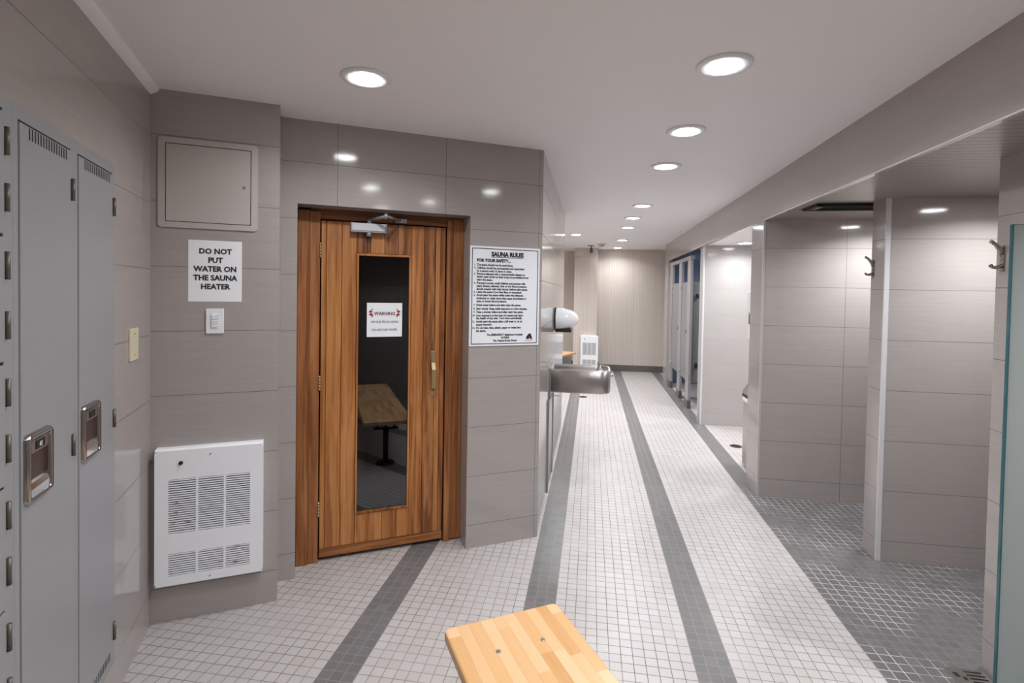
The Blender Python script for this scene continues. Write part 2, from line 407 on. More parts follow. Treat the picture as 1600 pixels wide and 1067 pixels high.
# back of the corridor
struct('wall_back', MB().box(0.05, 3.4, 10.6, 10.75, 0, H).box(-3.6, -0.34, 11.0, 11.15, 0, H), M['cream'], label='cream ribbed tile wall at the end of the corridor', cat='wall')
struct('wall_back_column', MB().box(-0.34, 0.112, 10.2, 11.1, 0, H), M['cream'], label='cream ribbed tile pier at the end of the corridor', cat='wall')
struct('baseboard_back', MB().box(0.112, 3.3, 10.585, 10.6, 0, 0.125, 0.003).box(-0.342, 0.114, 10.185, 10.2, 0, 0.125, 0.003).box(-3.5, -0.342, 10.985, 11.0, 0, 0.125, 0.003), M['base'], label='dark tile base along the cream wall', cat='baseboard')
struct('wall_far_left', MB().box(-3.7, -3.55, 5.8, 11.1, 0, H), M['cream_y'])
struct('wall_right', MB().box(3.3, 3.42, -2.3, 11.0, 0, H), M['tile_y'])
struct('wall_rear', MB().box(-0.3, 3.4, -2.35, -2.2, 0, H), M['cream'])
# beam, soffits, piers
BX = 1.305
struct('wall_beam', MB().box(BX, BX + 0.03, -2.2, 9.6, ZB, H), M['tile_beam'], label='grey tiled beam over the showers and toilets', cat='beam')
struct('ceiling_shower', MB().box(BX + 0.03, 3.3, -2.2, 4.51, ZB, ZB + 0.06), M['soffit'], label='ribbed taupe soffit over the showers', cat='soffit')
struct('ceiling_alcove', MB().box(BX + 0.03, 3.3, 4.51, 6.47, ZB + 0.01, ZB + 0.06).box(BX + 0.03, 3.3, 6.6, 9.58, 2.36, 2.4), M['paint'], label='white soffit over the bright wash alcove', cat='soffit')
struct('trim_2', MB().box(BX - 0.0015, BX + 0.005, -2.2, 4.226, ZB - 0.003, ZB + 0.003), M['edge'], label='pale metal edge along the bottom of the beam', cat='trim')
struct('wall_pier', MB().box(BX, 3.3, 4.226, 4.52, 0, ZB), M['tile_x'], label='grey tiled partition forming the back of the far shower', cat='wall')
struct('trim_3', MB().box(BX - 0.002, BX + 0.014, 4.222, 4.238, 0, ZB), M['edge_dim'], label='pale metal corner edge of the far shower partition', cat='trim')
PX = 1.705
struct('wall_pier_middle', MB().box(PX, 3.3, 3.33, 3.48, 0, ZB), M['tile_x2'], label='grey tiled partition between the two visible showers', cat='wall')
struct('trim_4', MB().box(PX - 0.002, PX + 0.024, 3.327, 3.336, 0, ZB), M['edge'], label='white metal corner edge of the middle shower partition', cat='trim')
P3X = 1.68
struct('wall_pier_near', MB().box(P3X, 3.3, 2.30, 2.45, 0, ZB), M['tile_x2'], label='grey tiled partition beside the frosted glass panel', cat='wall')
struct('trim_5', MB().box(P3X - 0.002, P3X + 0.022, 2.296, 2.306, 0, ZB), M['edge'], label='white metal corner edge above the frosted glass panel', cat='trim')
struct('wall_right_rear', MB().box(1.8, 3.3, -2.2, 1.0, 0, ZB), M['tile_y'])
# alcove partition and stall fascia
struct('wall_alcove', MB().box(1.335, 3.3, 6.45, 6.62, 0, 2.36), M['alcove'], label='pale tiled wall of the bright wash alcove', cat='wall')
struct('trim_6', MB().box(1.322, 1.338, 6.446, 6.464, 0, ZB + 0.01).box(1.322, 1.336, 6.62, 6.634, 0, ZB), M['edge'], label='white metal corner edge of the wash alcove wall', cat='trim')
struct('wall_stall_front', MB().box(1.305, 1.40, 9.22, 9.6, 0, ZB).box(1.335, 1.40, 6.62, 9.22, 2.2, 2.36).box(1.335, 3.3, 9.45, 9.6, 0, 2.36), M['tile_y'], label='narrow tiled wall beyond the toilet doors', cat='wall')
struct('wall_stall_inner', MB().box(2.75, 2.8, 6.62, 9.45, 0, 2.36).box(1.42, 2.75, 9.40, 9.45, 0, 2.36).box(1.42, 2.75, 6.62, 6.64, 0, 2.36), M['blue'], label='wall inside the toilets with bluish light put into its colour', cat='wall')

# ------------------------------------------------------------------ downlights
LIGHTS = []
def make_light():
    r = thing('ceiling_downlight', None, 'ceiling light')
    MB().lathe([(0.069, 0.0), (0.072, -0.004), (0.098, -0.004), (0.105, 0.001), (0.105, 0.006), (0.069, 0.006), (0.069, 0.0)], 40).build('trim_ring', M['plastic'], r)
    MB().lathe([(0, -0.007), (0.03, -0.0065), (0.052, -0.005), (0.064, -0.0025), (0.0685, 0.0), (0.0685, 0.004), (0, 0.004)], 40).build('diffuser', M['lamp'], r)
    ld = bpy.data.lights.new('downlight_beam', 'AREA'); ld.shape = 'DISK'; ld.size = 0.13; ld.energy = WATT; ld.spread = SPREAD; ld.color = (0.95, 0.985, 1.0)
    lo = bpy.data.objects.new('downlight_beam', ld); COL.objects.link(lo); lo.parent = r; lo.location = (0, 0, -0.0085)
    return r
proto = make_light(); first = [True]
def copy_tree(src):
    c = src.copy(); COL.objects.link(c)
    for ch in list(src.children):
        k = ch.copy(); COL.objects.link(k); k.parent = c
        for g in list(ch.children):
            q = g.copy(); COL.objects.link(q); q.parent = k
    return c
POWER = {}
def place_light(x, y, z, label, group='round recessed downlights', power=1.0):
    o = proto if first[0] else copy_tree(proto); first[0] = False
    o.matrix_world = Matrix.Translation((x, y, z - 0.0062)); o['label'] = label; o['group'] = group; o['category'] = 'ceiling light'
    if power != 1.0:
        for c in o.children:
            if c.type == 'LIGHT':
                if power not in POWER: POWER[power] = c.data.copy(); POWER[power].energy = WATT * power
                c.data = POWER[power]
ROW = [(0.49, 2.11, 'large glowing downlight nearest the camera in the corridor row'),
       (0.49, 2.925, 'glowing corridor downlight, second in the row from the camera'),
       (0.49, 3.704, 'glowing corridor downlight, third in the row from the camera'),
       (0.489, 5.33, 'glowing corridor downlight, fourth in the row from the camera'),
       (0.46, 6.167, 'glowing corridor downlight, fifth in the row from the camera'),
       (0.465, 7.047, 'glowing corridor downlight, sixth in the row from the camera'),
       (0.485, 8.71, 'glowing corridor downlight, second last before the cream wall'),
       (0.48, 10.1, 'glowing downlight closest to the cream end wall'),
       (-0.958, 2.065, 'large glowing downlight above the floor in front of the sauna door'),
       (-0.252, 7.869, 'glowing downlight apart from the row, beyond the hand dryer wall')]
for x, y, l in ROW: place_light(x, y, H, l, power=1.3 if y > 10 else (2.3 if y > 7 else (1.6 if y > 5 else (1.15 if y > 3.5 else 1.0))))
for x, y in ((-0.23, 1.35), (0.55, 0.49), (1.05, -0.9), (0.55, 1.25)): place_light(x, y, H, 'downlight over the locker area behind the viewer, out of the photo', 'downlights behind the viewer')
place_light(1.69, 6.1, ZB + 0.01, 'glowing downlight in the white soffit of the bright wash alcove', power=1.05)
for x, y in ((1.72, 5.1), (2.6, 5.6)): place_light(x, y, ZB + 0.01, 'downlight hidden inside the wash alcove behind the tiled pier', 'hidden alcove downlights', 2.0)
place_light(2.09, 3.84, ZB, 'downlight in the far shower stall, hidden by the partition', 'hidden shower downlights', 1.7)
place_light(2.2, 2.9, ZB, 'downlight in the middle shower stall, hidden by the partition', 'hidden shower downlights', 1.7)
place_light(2.4, 1.6, ZB, 'downlight in the near shower stall behind the glass', 'hidden shower downlights', 2.4)
for y in (7.0, 8.3): place_light(2.1, y, 2.36, 'downlight inside the toilet cubicles', 'hidden toilet downlights', 1.8)
for x, y in ((-1.5, 7.6), (-1.3, 9.4), (-2.7, 8.4)): place_light(x, y, H, 'unseen downlight added around the corner to brighten the corridor end', 'added corner downlights', 2.2)  # unseen lamps added to lift the far end of the corridor

# ------------------------------------------------------------------ lockers (set into the left wall)
def hinge_mb(x, z): return MB().cyl((x, -0.006, z - 0.033), (x, -0.006, z + 0.033), 0.0055, seg=10).box(x - 0.008, x + 0.008, -0.0035, 0, z - 0.03, z + 0.03)
def pull(parent, w, number=None):
    """recessed finger pull: rim, brown back, sloping cup, number tag; local origin = its centre"""
    x0, x1, z0, z1 = -w / 2, w / 2, -0.089, 0.089
    h = bpy.data.objects.new('handle', None)
    rim = MB(); outer = rrect(x0, x1, z0, z1, 0.012); inner = rrect(x0 + 0.018, x1 - 0.012, z0 + 0.012, z1 - 0.018, 0.008)
    b = rim.b
    rings = []
    for pts, y in ((outer, 0.0), (rrect(x0 + .002, x1 - .002, z0 + .002, z1 - .002, 0.012), -0.010), (rrect(x0 + .007, x1 - .006, z0 + .006, z1 - .007, 0.010), -0.0135), (inner, -0.009), (inner, 0.0)):
        rings.append([b.verts.new((p[0], y, p[1])) for p in pts])
    for p, q in zip(rings, rings[1:]):
        for i in range(len(p)):
            j = (i + 1) % len(p); f = b.faces.new((p[i], p[j], q[j], q[i])); f.smooth = True
    o = rim.build('handle', M['chrome_dark'], parent); o['label'] = 'chrome recessed finger pull'
    MB().box(x0 + 0.017, x1 - 0.011, -0.0015, 0.0, z0 + 0.011, z1 - 0.017).build('recess', M['brown_cup'], o)
    MB().prism([(-0.0015, z0 + 0.055), (-0.006, z0 + 0.05), (-0.009, z0 + 0.034), (-0.0085, z0 + 0.012), (-0.0015, z0 + 0.012)], x0 + 0.018, x1 - 0.012, 'x', 0.001).build('cup', M['chrome'], o)
    MB().box(x0 + 0.017, x1 - 0.011, -0.007, -0.001, z1 - 0.052, z1 - 0.017, 0.001).build('tag_plate', M['steel'], o)
    MB().box(-0.020, 0.026, -0.0085, -0.007, z1 - 0.046, z1 - 0.024).build('number_tag', M['black'], o)
    if number:
        t = text('number', [(number, 0.003, z1 - 0.042, 0.018, 'CENTER', 0.9, 0.0002)], M['plastic'], o, y=-0.0088)
    return o
def tall_locker(x0, x1, label, num, first_=False):
    w = x1 - x0
    r = thing('tall_locker', label, 'locker', 'left', x0, 0, LB)
    h = LT - LB
    fr = MB().box(0, w, 0.012, 0.45, 0.0, h)
    fr.box(0, 0.026, -0.006, 0.012, 0, h, 0.002).box(w - 0.024, w, -0.006, 0.012, 0, h, 0.002).box(0.026, w - 0.024, -0.006, 0.012, h - 0.035, h, 0.002).box(0.026, w - 0.024, -0.006, 0.012, 0, 0.03, 0.002)
    fr.build('body', M['locker'], r)
    d0, d1, z0, z1 = 0.0285, w - 0.0265, 0.033, h - 0.040
    d = MB().box(d0, d1, -0.009, 0.010, z0, z1, 0.003).build('door', M['locker'], r)
    MB().box(d0 - .003, d1 + .003, -0.002, 0.011, z0 - .003, z1 + .006).build('door_gap', M['slot'], r)
    v = MB()
    k = 15
    for i in range(k):
        xx = d0 + 0.045 + (d1 - d0 - 0.08) * i / (k - 1)
        v.box(xx - 0.0028, xx + 0.0028, -0.0096, -0.0085, z1 - 0.034, z1 - 0.004)
    v.build('upper_vent', M['slot'], d)
    v = MB()
    for i in range(k):
        xx = d0 + 0.045 + (d1 - d0 - 0.08) * i / (k - 1)
        v.box(xx - 0.0028, xx + 0.0028, -0.0096, -0.0085, z0 + 0.008, z0 + 0.038)
    v.build('lower_vent', M['slot'], d)
    p = pull(d, 0.134, num); p.location = (d0 + 0.075, -0.009, 1.087 - LB)
    for z in (1.845, 1.075, 0.285):
        hinge_mb(d1 + 0.003, z - LB).build('hinge', M['hinge'], d).location = (0, -0.006, 0)
    return r
tall_locker(-0.826, -0.478, 'tall grey locker beside the tiled wall, at the end of the row', None)
tall_locker(-1.172, -0.826, 'tall grey locker between the box lockers and the end locker', '43')
def box_locker():
    x0, x1 = -1.535, -1.172; w = x1 - x0
    r = thing('stacked_locker', 'grey stacked box locker unit at the edge of the frame', 'locker', 'left', x0, 0, LB); h = LT - LB
    f = MB().box(0, w, 0.012, 0.45, 0, h).box(0, 0.02, -0.006, 0.012, 0, h).box(w - 0.042, w, -0.006, 0.012, 0, h, 0.002).box(0.02, w - .042, -0.006, 0.012, h - 0.03, h)
    zs = [0.145 + 0.0, 0.49, 0.783, 1.078, 1.372, 1.673, 1.965]
    f.build('body', M['locker'], r)
    MB().box(0.02, w - 0.040, -0.004, 0.011, 0, h - 0.028).build('door_gap', M['slot'], r)
    zs = [max(0.006, z - LB) for z in zs]
    for a, b in zip(zs, zs[1:]):
        d = MB().box(0.024, w - 0.044, -0.010, 0.0, a + 0.004, b - 0.004, 0.002).build('door', M['locker'], r)
        for z in (a + 0.09, b - 0.07):
            hinge_mb(w - 0.038, z).build('hinge', M['hinge'], d).location = (0, -0.006, 0)
    return r
box_locker()

# blank plate on the left wall
r = thing('blank_plate', 'ivory blank cover plate on the wall between lockers and heater', 'wall plate', 'left', -0.248, 0, 1.32)
MB().prism(rrect(-0.052, 0.052, -0.066, 0.066, 0.005), -0.007, 0, 'y', 0.002).build('plate', M['ivory'], r)
for z in (-0.044, 0.044): MB().cyl((0, -0.0085, z), (0, -0.006, z), 0.004, seg=12).build('screw', M['brass'], r)

# ------------------------------------------------------------------ heater column
r = thing('access_panel', 'square taupe painted access panel high on the heater wall', 'access panel', 'heat', 0.029, 0, 1.832)
W_, H_ = 0.408, 0.41
fr = MB(); b = fr.b
o_ = rrect(0, W_, 0, H_, 0.016); i_ = rrect(0.028, W_ - 0.028, 0.026, H_ - 0.026, 0.002)
rings = [[b.verts.new((p[0], y, p[1])) for p in pts] for pts, y in ((o_, 0), (o_, -0.006), (i_, -0.007), (i_, 0))]
for p, q in zip(rings, rings[1:]):
    for i in range(len(p)):
        j = (i + 1) % len(p); b.faces.new((p[i], p[j], q[j], q[i]))
fr.build('frame', M['panel'], r)
MB().box(0.026, W_ - 0.026, -0.002, 0, 0.024, H_ - 0.024).build('gap', M['slot'], r)
d = MB().box(0.0315, W_ - 0.0315, -0.0062, -0.002, 0.0295, H_ - 0.0295).build('door', M['panel'], r)
MB().cyl((W_ - 0.058, -0.0085, 0.205), (W_ - 0.058, -0.006, 0.205), 0.0065, seg=14).build('lock', M['grey_metal'], d)

r = thing('paper_notice', 'white paper notice about sauna heater taped under the access panel', 'sign', 'heat', 0.148, 0, 1.492)
MB().box(0, 0.222, -0.0012, 0, 0, 0.287).build('sheet', M['paper'], r)
text('lettering', [(s, 0.111, 0.287 - 0.062 - 0.0415 * i, 0.0345, 'CENTER', 0.97, 0.0013) for i, s in enumerate(['DO NOT', 'PUT', 'WATER ON', 'THE SAUNA', 'HEATER'])], M['ink'], r, y=-0.0018)

r = thing('timer_switch', 'white wall timer switch with five buttons below the paper notice', 'switch', 'heat', 0.258, 0, 1.40)
MB().prism(rrect(-0.037, 0.037, -0.059, 0.059, 0.004), -0.007, 0, 'y', 0.002).build('plate', M['plastic'], r)
MB().box(-0.017, 0.017, -0.009, -0.006, -0.035, 0.035, 0.001).build('insert', M['plastic'], r)
for i in range(5): MB().box(-0.013, 0.011, -0.013, -0.008, 0.021 - 0.0125 * i, 0.030 - 0.0125 * i, 0.001).build('button', M['plastic'], r)
for i in range(5): MB().box(0.0115, 0.0145, -0.0096, -0.0085, 0.023 - 0.0125 * i, 0.027 - 0.0125 * i).build('indicator', M['slot'], r)

def heater(label, fr, x, z, rz=0, y=0, w=0.43, h=0.622, dp=0.05, group='white fan heaters'):
    r = thing('wall_heater', label, 'heater', fr, x, y, z, rz, group)
    X = [0.0, 0.111, 0.364, 0.386, 0.628, 0.649, 0.885, 1.0]; Z = [0.0, 0.070, 0.235, 0.385, 0.785, 1.0]
    c = MB()
    for i in range(7):
        for j in range(5):
            if i in (1, 3, 5) and j in (1, 3): continue
            c.box(X[i] * w, X[i + 1] * w, -dp, -dp + 0.004, Z[j] * h, Z[j + 1] * h)
    t = 0.006
    c.prism([(0, 0), (-dp + .012, 0), (-dp, 0.010), (-dp, h - 0.010), (-dp + .012, h), (0, h)], -t, 0, 'x').prism([(0, 0), (-dp + .012, 0), (-dp, 0.010), (-dp, h - 0.010), (-dp + .012, h), (0, h)], w, w + t, 'x')
    c.prism([(0, h), (0, h + t), (-dp + 0.014, h + t), (-dp, h)], -t, w + t, 'x').prism([(0, 0), (0, -t), (-dp + 0.014, -t), (-dp, 0)], -t, w + t, 'x')
    c.build('cover', M['white_metal'], r)
    MB().box(0.03, w - 0.03, -0.012, -0.002, 0.03, h - 0.03).build('interior', M['slot'], r)
    for zz0, zz1, cnt in ((Z[3] * h, Z[4] * h, 24), (Z[1] * h, Z[2] * h, 10)):
        g = MB(); p = (zz1 - zz0) / cnt
        for a_, b_ in ((1, 2), (3, 4), (5, 6)):
            for k in range(cnt):
                zc = zz0 + (k + 0.5) * p
                g.box(X[a_] * w, X[b_] * w, -dp, -dp + 0.010, zc - p * 0.25, zc + p * 0.25, rot=Matrix.Rotation(R(-6), 4, 'X'))
        g.build('grille', M['grille'], r)
    MB().cyl((0.225 * w, -dp - 0.008, 0.905 * h), (0.225 * w, -dp, 0.905 * h), 0.008, 0.009, seg=16).build('thermostat_knob', M['black'], r)
    for zz in (0.955, 0.032): MB().cyl((0.5 * w, -dp - 0.0025, zz * h), (0.5 * w, -dp, zz * h), 0.0035, seg=10).build('screw', M['grey_metal'], r)
    return r
heater('white wall heater with rusty louvres low on the grey wall left of the sauna', 'heat', 0.034, 0.190)

# ------------------------------------------------------------------ sauna door
DP = 0.135                    # door face depth inside the recess
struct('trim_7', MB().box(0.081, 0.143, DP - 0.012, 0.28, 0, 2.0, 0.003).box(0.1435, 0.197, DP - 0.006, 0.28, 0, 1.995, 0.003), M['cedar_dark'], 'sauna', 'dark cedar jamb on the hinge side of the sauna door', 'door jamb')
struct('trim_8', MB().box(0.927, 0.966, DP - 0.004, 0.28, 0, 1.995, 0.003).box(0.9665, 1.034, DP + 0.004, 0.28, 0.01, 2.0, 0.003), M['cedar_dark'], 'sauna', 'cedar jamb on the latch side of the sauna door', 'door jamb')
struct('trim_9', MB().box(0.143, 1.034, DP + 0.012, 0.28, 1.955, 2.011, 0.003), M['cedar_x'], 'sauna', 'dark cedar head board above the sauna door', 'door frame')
door = thing('door_1', 'orange brown cedar sauna door with tall dark glass pane', 'door', 'sauna', 0.203, DP, 0.022, kind='structure')
DW, DH = 0.716, 1.925
wx0, wx1, wz0, wz1 = 0.205, 0.495, 0.240, 1.735     # glass opening, local
pl = MB(); bv = 0.003
z_b, z_t = 0.055, DH
def planks(x0, x1, za, zb, cnt):
    p = (x1 - x0) / cnt
    for i in range(cnt): pl.box(x0 + p * i + 0.0006, x0 + p * (i + 1) - 0.0006, 0, 0.04, za, zb, bv)
planks(0.0, 0.028, z_b, z_t, 1)
planks(0.0285, 0.111, z_b, z_t, 1)
planks(0.1115, wx0 - 0.012, z_b, z_t, 1)
planks(wx0 - 0.012, wx1 + 0.012, wz1 + 0.014, z_t, 4)
planks(wx0 - 0.012, wx1 + 0.012, z_b, wz0 - 0.014, 4)
planks(wx1 + 0.012, 0.585, z_b, z_t, 1)
planks(0.5855, 0.655, z_b, z_t, 1)
planks(0.6555, DW, z_b, z_t, 2)
pl.build('planks', M['cedar'], door)
MB().box(0, DW, 0.004, 0.045, 0, 0.054, 0.003).build('bottom_rail', M['cedar_x'], door)
MB().box(0.003, wx0 - 0.013, 0.037, 0.045, 0.055, DH).box(wx1 + 0.013, DW - 0.003, 0.037, 0.045, 0.055, DH).build('backing', M['sauna_in'], door)
wf = MB().box(wx0 - 0.011, wx0, -0.006, 0.04, wz0 - 0.012, wz1 + 0.012, 0.002).box(wx1, wx1 + 0.011, -0.006, 0.04, wz0 - 0.012, wz1 + 0.012, 0.002)
wf.box(wx0, wx1, -0.006, 0.04, wz1, wz1 + 0.013, 0.002).box(wx0, wx1, -0.006, 0.04, wz0 - 0.013, wz0, 0.002)
wf.build('window_bead', M['cedar'], door)
MB().box(wx0, wx1, 0.008, 0.012, wz0, wz1).build('glass', M['dark_glass'], door)['label'] = 'tall dark tinted glass pane'
for z in (1.757, 1.005, 0.285):
    h_ = MB().cyl((-0.004, -0.006, z - 0.042), (-0.004, -0.006, z + 0.042), 0.0055, seg=12)
    for k in range(5): h_.cyl((-0.004, -0.006, z - 0.042 + k * 0.0172), (-0.004, -0.006, z - 0.029 + k * 0.0172), 0.0066, seg=12)
    h_.build('hinge', M['brass'], door)
# carved wooden pull on the latch side
hd = MB().prism([(0, 1.16), (-0.012, 1.155), (-0.014, 1.10), (-0.034, 1.06), (-0.036, 0.96), (-0.030, 0.945), (-0.018, 0.95), (-0.016, 1.02), (-0.003, 1.075), (0, 1.08)], 0.633, 0.660, 'x', 0.003)
hd.box(0.630, 0.662, -0.004, 0, 0.895, 0.925, 0.001).box(0.630, 0.663, -0.006, 0, 1.115, 1.172, 0.002)
hd.build('handle', M['brass'], door)['label'] = 'worn brass and wood pull handle'
# closer
cl = MB().box(0.160, 0.348, -0.050, -0.002, 1.875, 1.918, 0.003).build('door_closer', M['silver'], door)
MB().box(0.153, 0.162, -0.052, 0, 1.866, 1.920, 0.002).box(0.346, 0.355, -0.052, 0, 1.866, 1.920, 0.002).box(0.160, 0.348, -0.046, 0, 1.866, 1.876, 0.002).build('closer_end_caps', M['grey_metal'], cl)
MB().cyl((0.256, -0.028, 1.845), (0.256, -0.028, 1.868), 0.014, 0.017, seg=18).build('valve_cap', M['grey_metal'], cl)
ca = MB().cyl((0.258, -0.028, 1.916), (0.258, -0.028, 1.945), 0.013, seg=16)
ca.tube([(0.258, -0.028, 1.941), (0.335, -0.150, 1.949)], 0.0085, 8)
ca.build('closer_arm', M['grey_metal'], cl)
MB().cyl((0.335, -0.150, 1.936), (0.335, -0.150, 1.964), 0.010, seg=14).tube([(0.335, -0.150, 1.952), (0.435, -0.012, 1.950)], 0.0075, 8).box(0.405, 0.475, -0.014, 0.010, 1.936, 1.962, 0.002).build('forearm', M['grey_metal'], cl)

# warning sign stuck on the glass
r = thing('warning_sign', 'white warning sign with red lightning bolts on the sauna door glass', 'sign', 'sauna', 0.456, DP + 0.008, 1.284)
MB().box(0, 0.204, -0.0015, 0, 0, 0.200).build('sheet', M['paper'], r)
text('warning_word', [('WARNING', 0.102, 0.128, 0.0265, 'CENTER', 0.95, 0.0007)], M['dark_red'], r, y=-0.0021)
text('electrical_line', [('DRY ELECTRICAL SAUNA', 0.102, 0.083, 0.0165, 'CENTER', 0.84, 0.0002)], M['ink'], r, y=-0.0021)
text('water_line', [('DO NOT USE WATER', 0.102, 0.036, 0.0165, 'CENTER', 0.9, 0.0002)], M['ink'], r, y=-0.0021)
B_ = [(0.030, 0.164), (0.008, 0.146), (0.022, 0.142), (0.010, 0.128), (0.028, 0.124), (0.024, 0.112), (0.036, 0.122), (0.032, 0.136), (0.022, 0.139), (0.034, 0.150), (0.024, 0.153), (0.040, 0.166)]
MB().prism(B_, -0.0024, -0.0012, 'y').build('lightning_bolt', M['red_ink'], r)
MB().prism([(0.204 - a_, b_) for a_, b_ in B_], -0.0024, -0.0012, 'y').build('lightning_bolt', M['red_ink'], r)

# sauna rules sign
r = thing('rules_sign', 'white sauna rules board with black border right of the sauna door', 'sign', 'sauna', 1.034, 0, 1.230)
SW, SH = 0.457, 0.605
MB().box(0, SW, -0.006, 0, 0, SH, 0.0015).build('board', M['board'], r)
bd = MB(); e = 0.012; t = 0.0045
bd.box(e, SW - e, -0.0068, -0.0058, e, e + t).box(e, SW - e, -0.0068, -0.0058, SH - e - t, SH - e).box(e, e + t, -0.0068, -0.0058, e, SH - e).box(SW - e - t, SW - e, -0.0068, -0.0058, e, SH - e)
bd.build('border', M['navy'], r)
text('heading', [('SAUNA RULES', 0.240, SH - 0.058, 0.036, 'CENTER', 0.92, 0.0022), ('FOR YOUR SAFETY...', 0.042, SH - 0.093, 0.0245, 'LEFT', 0.97, 0.0014)], M['ink'], r, y=-0.0068)
MB().box(0.133, 0.347, -0.0066, -0.0058, SH - 0.066, SH - 0.063).build('underline', M['ink'], r)
RULES = [('1.', 'The sauna should not be used alone.'), ('2.', 'Children should be accompanied and supervised'), ('', 'by a person aged 16 years or older.'),
         ('3.', 'Persons infected with a communicable disease or'), ('', 'having open sores on their body are prohibited from'), ('', 'using the sauna.'),
         ('4.', 'Pregnant women, small children and persons with'), ('', 'heart disease, diabetes, high or low blood pressure'), ('', 'should consult with their doctor before using sauna.'),
         ('5.', 'Leave the sauna if you feel dizzy or nauseated.'), ('6.', 'Avoid using the sauna while under the influence'), ('', 'of alcohol or other drugs that cause drowsiness or'), ('', 'raise or lower blood pressure.'),
         ('7.', 'Drink water before and after using the sauna.'), ('8.', 'Start slowly. Keep initial exposure to a few minutes.'), ('9.', 'Take a shower before and after using the sauna.'),
         ('10.', 'Long exposure to the heat of a sauna may harm'), ('', 'the health of any user. Cool down periodically.'), ('11.', 'Avoid using the sauna after a full meal or on an'), ('', 'empty stomach.'),
         ('12.', 'Do not take glass, plastic, paper or metal into'), ('', 'the sauna.')]
ZL = [0.118, 0.137, 0.155, 0.173, 0.190, 0.208, 0.228, 0.246, 0.264, 0.282, 0.301, 0.320, 0.338, 0.361, 0.383, 0.403, 0.424, 0.441, 0.461, 0.479, 0.499, 0.517]
tl = []
for (nu, st), zz in zip(RULES, ZL):
    if nu: tl.append((nu, 0.036, SH - zz, 0.0165, 'RIGHT', 0.85, 0.0006))
    tl.append((st, 0.043, SH - zz, 0.0180, 'LEFT', 0.875, 0.0007))
text('rules_text', tl, M['ink'], r, y=-0.0066, depth=0.0002)
text('emergency_note', [('The EMERGENCY telephone is located', 0.23, SH - 0.542, 0.0175, 'CENTER', 0.84, 0.0007), ('OUTSIDE', 0.23, SH - 0.560, 0.0165, 'CENTER', 0.8, 0.0007), ('The Change Room Doors', 0.23, SH - 0.578, 0.0175, 'CENTER', 0.84, 0.0007)], M['ink'], r, y=-0.0066)
lg = MB().prism([(0.372, 0.040), (0.372, 0.052), (0.388, 0.072), (0.402, 0.074), (0.414, 0.040), (0.400, 0.040), (0.394, 0.058), (0.386, 0.040)], -0.0068, -0.0058, 'y')
lg = lg.build('emblem', M['black'], r)
MB().prism([(0.386, 0.042), (0.393, 0.060), (0.398, 0.042)], -0.0072, -0.0060, 'y').build('emblem_centre', M['red_ink'], lg)
MB().box(0.360, 0.420, -0.0066, -0.0058, 0.033, 0.0345).box(0.366, 0.414, -0.0066, -0.0058, 0.029, 0.0303).build('emblem_caption', M['grey_ink'], lg)

# ------------------------------------------------------------------ bench in the foreground
def bench(label, x, y, rz, L, Wd, zt=0.42, group='wooden benches'):
    r = thing('bench', label, 'bench', 'world', x, y, 0, rz, group)
    t = MB().prism(rrect(-Wd / 2, Wd / 2, -L, 0, 0.02, 5), zt - 0.038, zt, 'z', 0.008)
    t.build('seat', M['bench'], r)
    for k, yy in enumerate((-0.17, -L + 0.17)):
        MB().cyl((0, yy, 0.010), (0, yy, zt - 0.10), 0.024, seg=18).build('post', M['black'], r)
        MB().cyl((0, yy, 0), (0, yy, 0.012), 0.085, 0.075, seg=28).build('floor_flange', M['black'], r)
        tb = MB().box(-0.11, 0.11, yy - 0.016, yy + 0.016, zt - 0.112, zt - 0.098, 0.002).build('bracket', M['black'], r)
        for sx in (-0.078, 0, 0.078): MB().cyl((sx, yy, zt - 0.10), (sx, yy, zt - 0.036), 0.010, seg=12).build('stud', M['black'], tb)
        for s_ in (-1, 1):
            MB().cyl((s_ * 0.078, yy, zt - 0.002), (s_ * 0.078, yy, zt + 0.0022), 0.0095, 0.0075, seg=16).build('bolt', M['steel'], r)
    return r
FRB = Vector((-0.47, 1.652, 0)); FRC = Vector((-0.110, 1.885, 0))
mid = (FRB + FRC) / 2
bench('pale butcher block wooden bench in the foreground in front of the sauna', mid.x, mid.y, R(31), 1.85, 0.425)

# ------------------------------------------------------------------ hand dryer, fountain, access cover on the side wall
r = thing('hand_dryer', 'glossy white rounded hand dryer on the wall above the drinking fountain', 'hand dryer', 'side', 4.52, 0, 1.235)
def egg(u, v_):
    th = u * PI; ph = v_ * PI / 2                # half dome standing out from the wall
    ry, rx, rz_ = 0.195, 0.125, 0.098
    c = math.cos(ph) ** 0.85
    return (rx * math.cos(th * 2) * c, -0.012 - ry * (math.sin(ph) ** 1.0), 0.098 + rz_ * math.sin(th * 2) * c)
MB().grid_shell(egg, 36, 14).build('shell', M['gloss_white'], r)
MB().cyl((0, 0, 0), (0, -0.014, 0), 1.0, seg=36).build('back_ring', M['black'], r).matrix_local = Matrix.Translation((0, 0, 0.098)) @ Matrix.Diagonal((0.128, 1, 0.101, 1))
MB().box(-0.07, 0.07, -0.145, -0.01, -0.014, 0.016, 0.004).build('nozzle', M['black'], r)

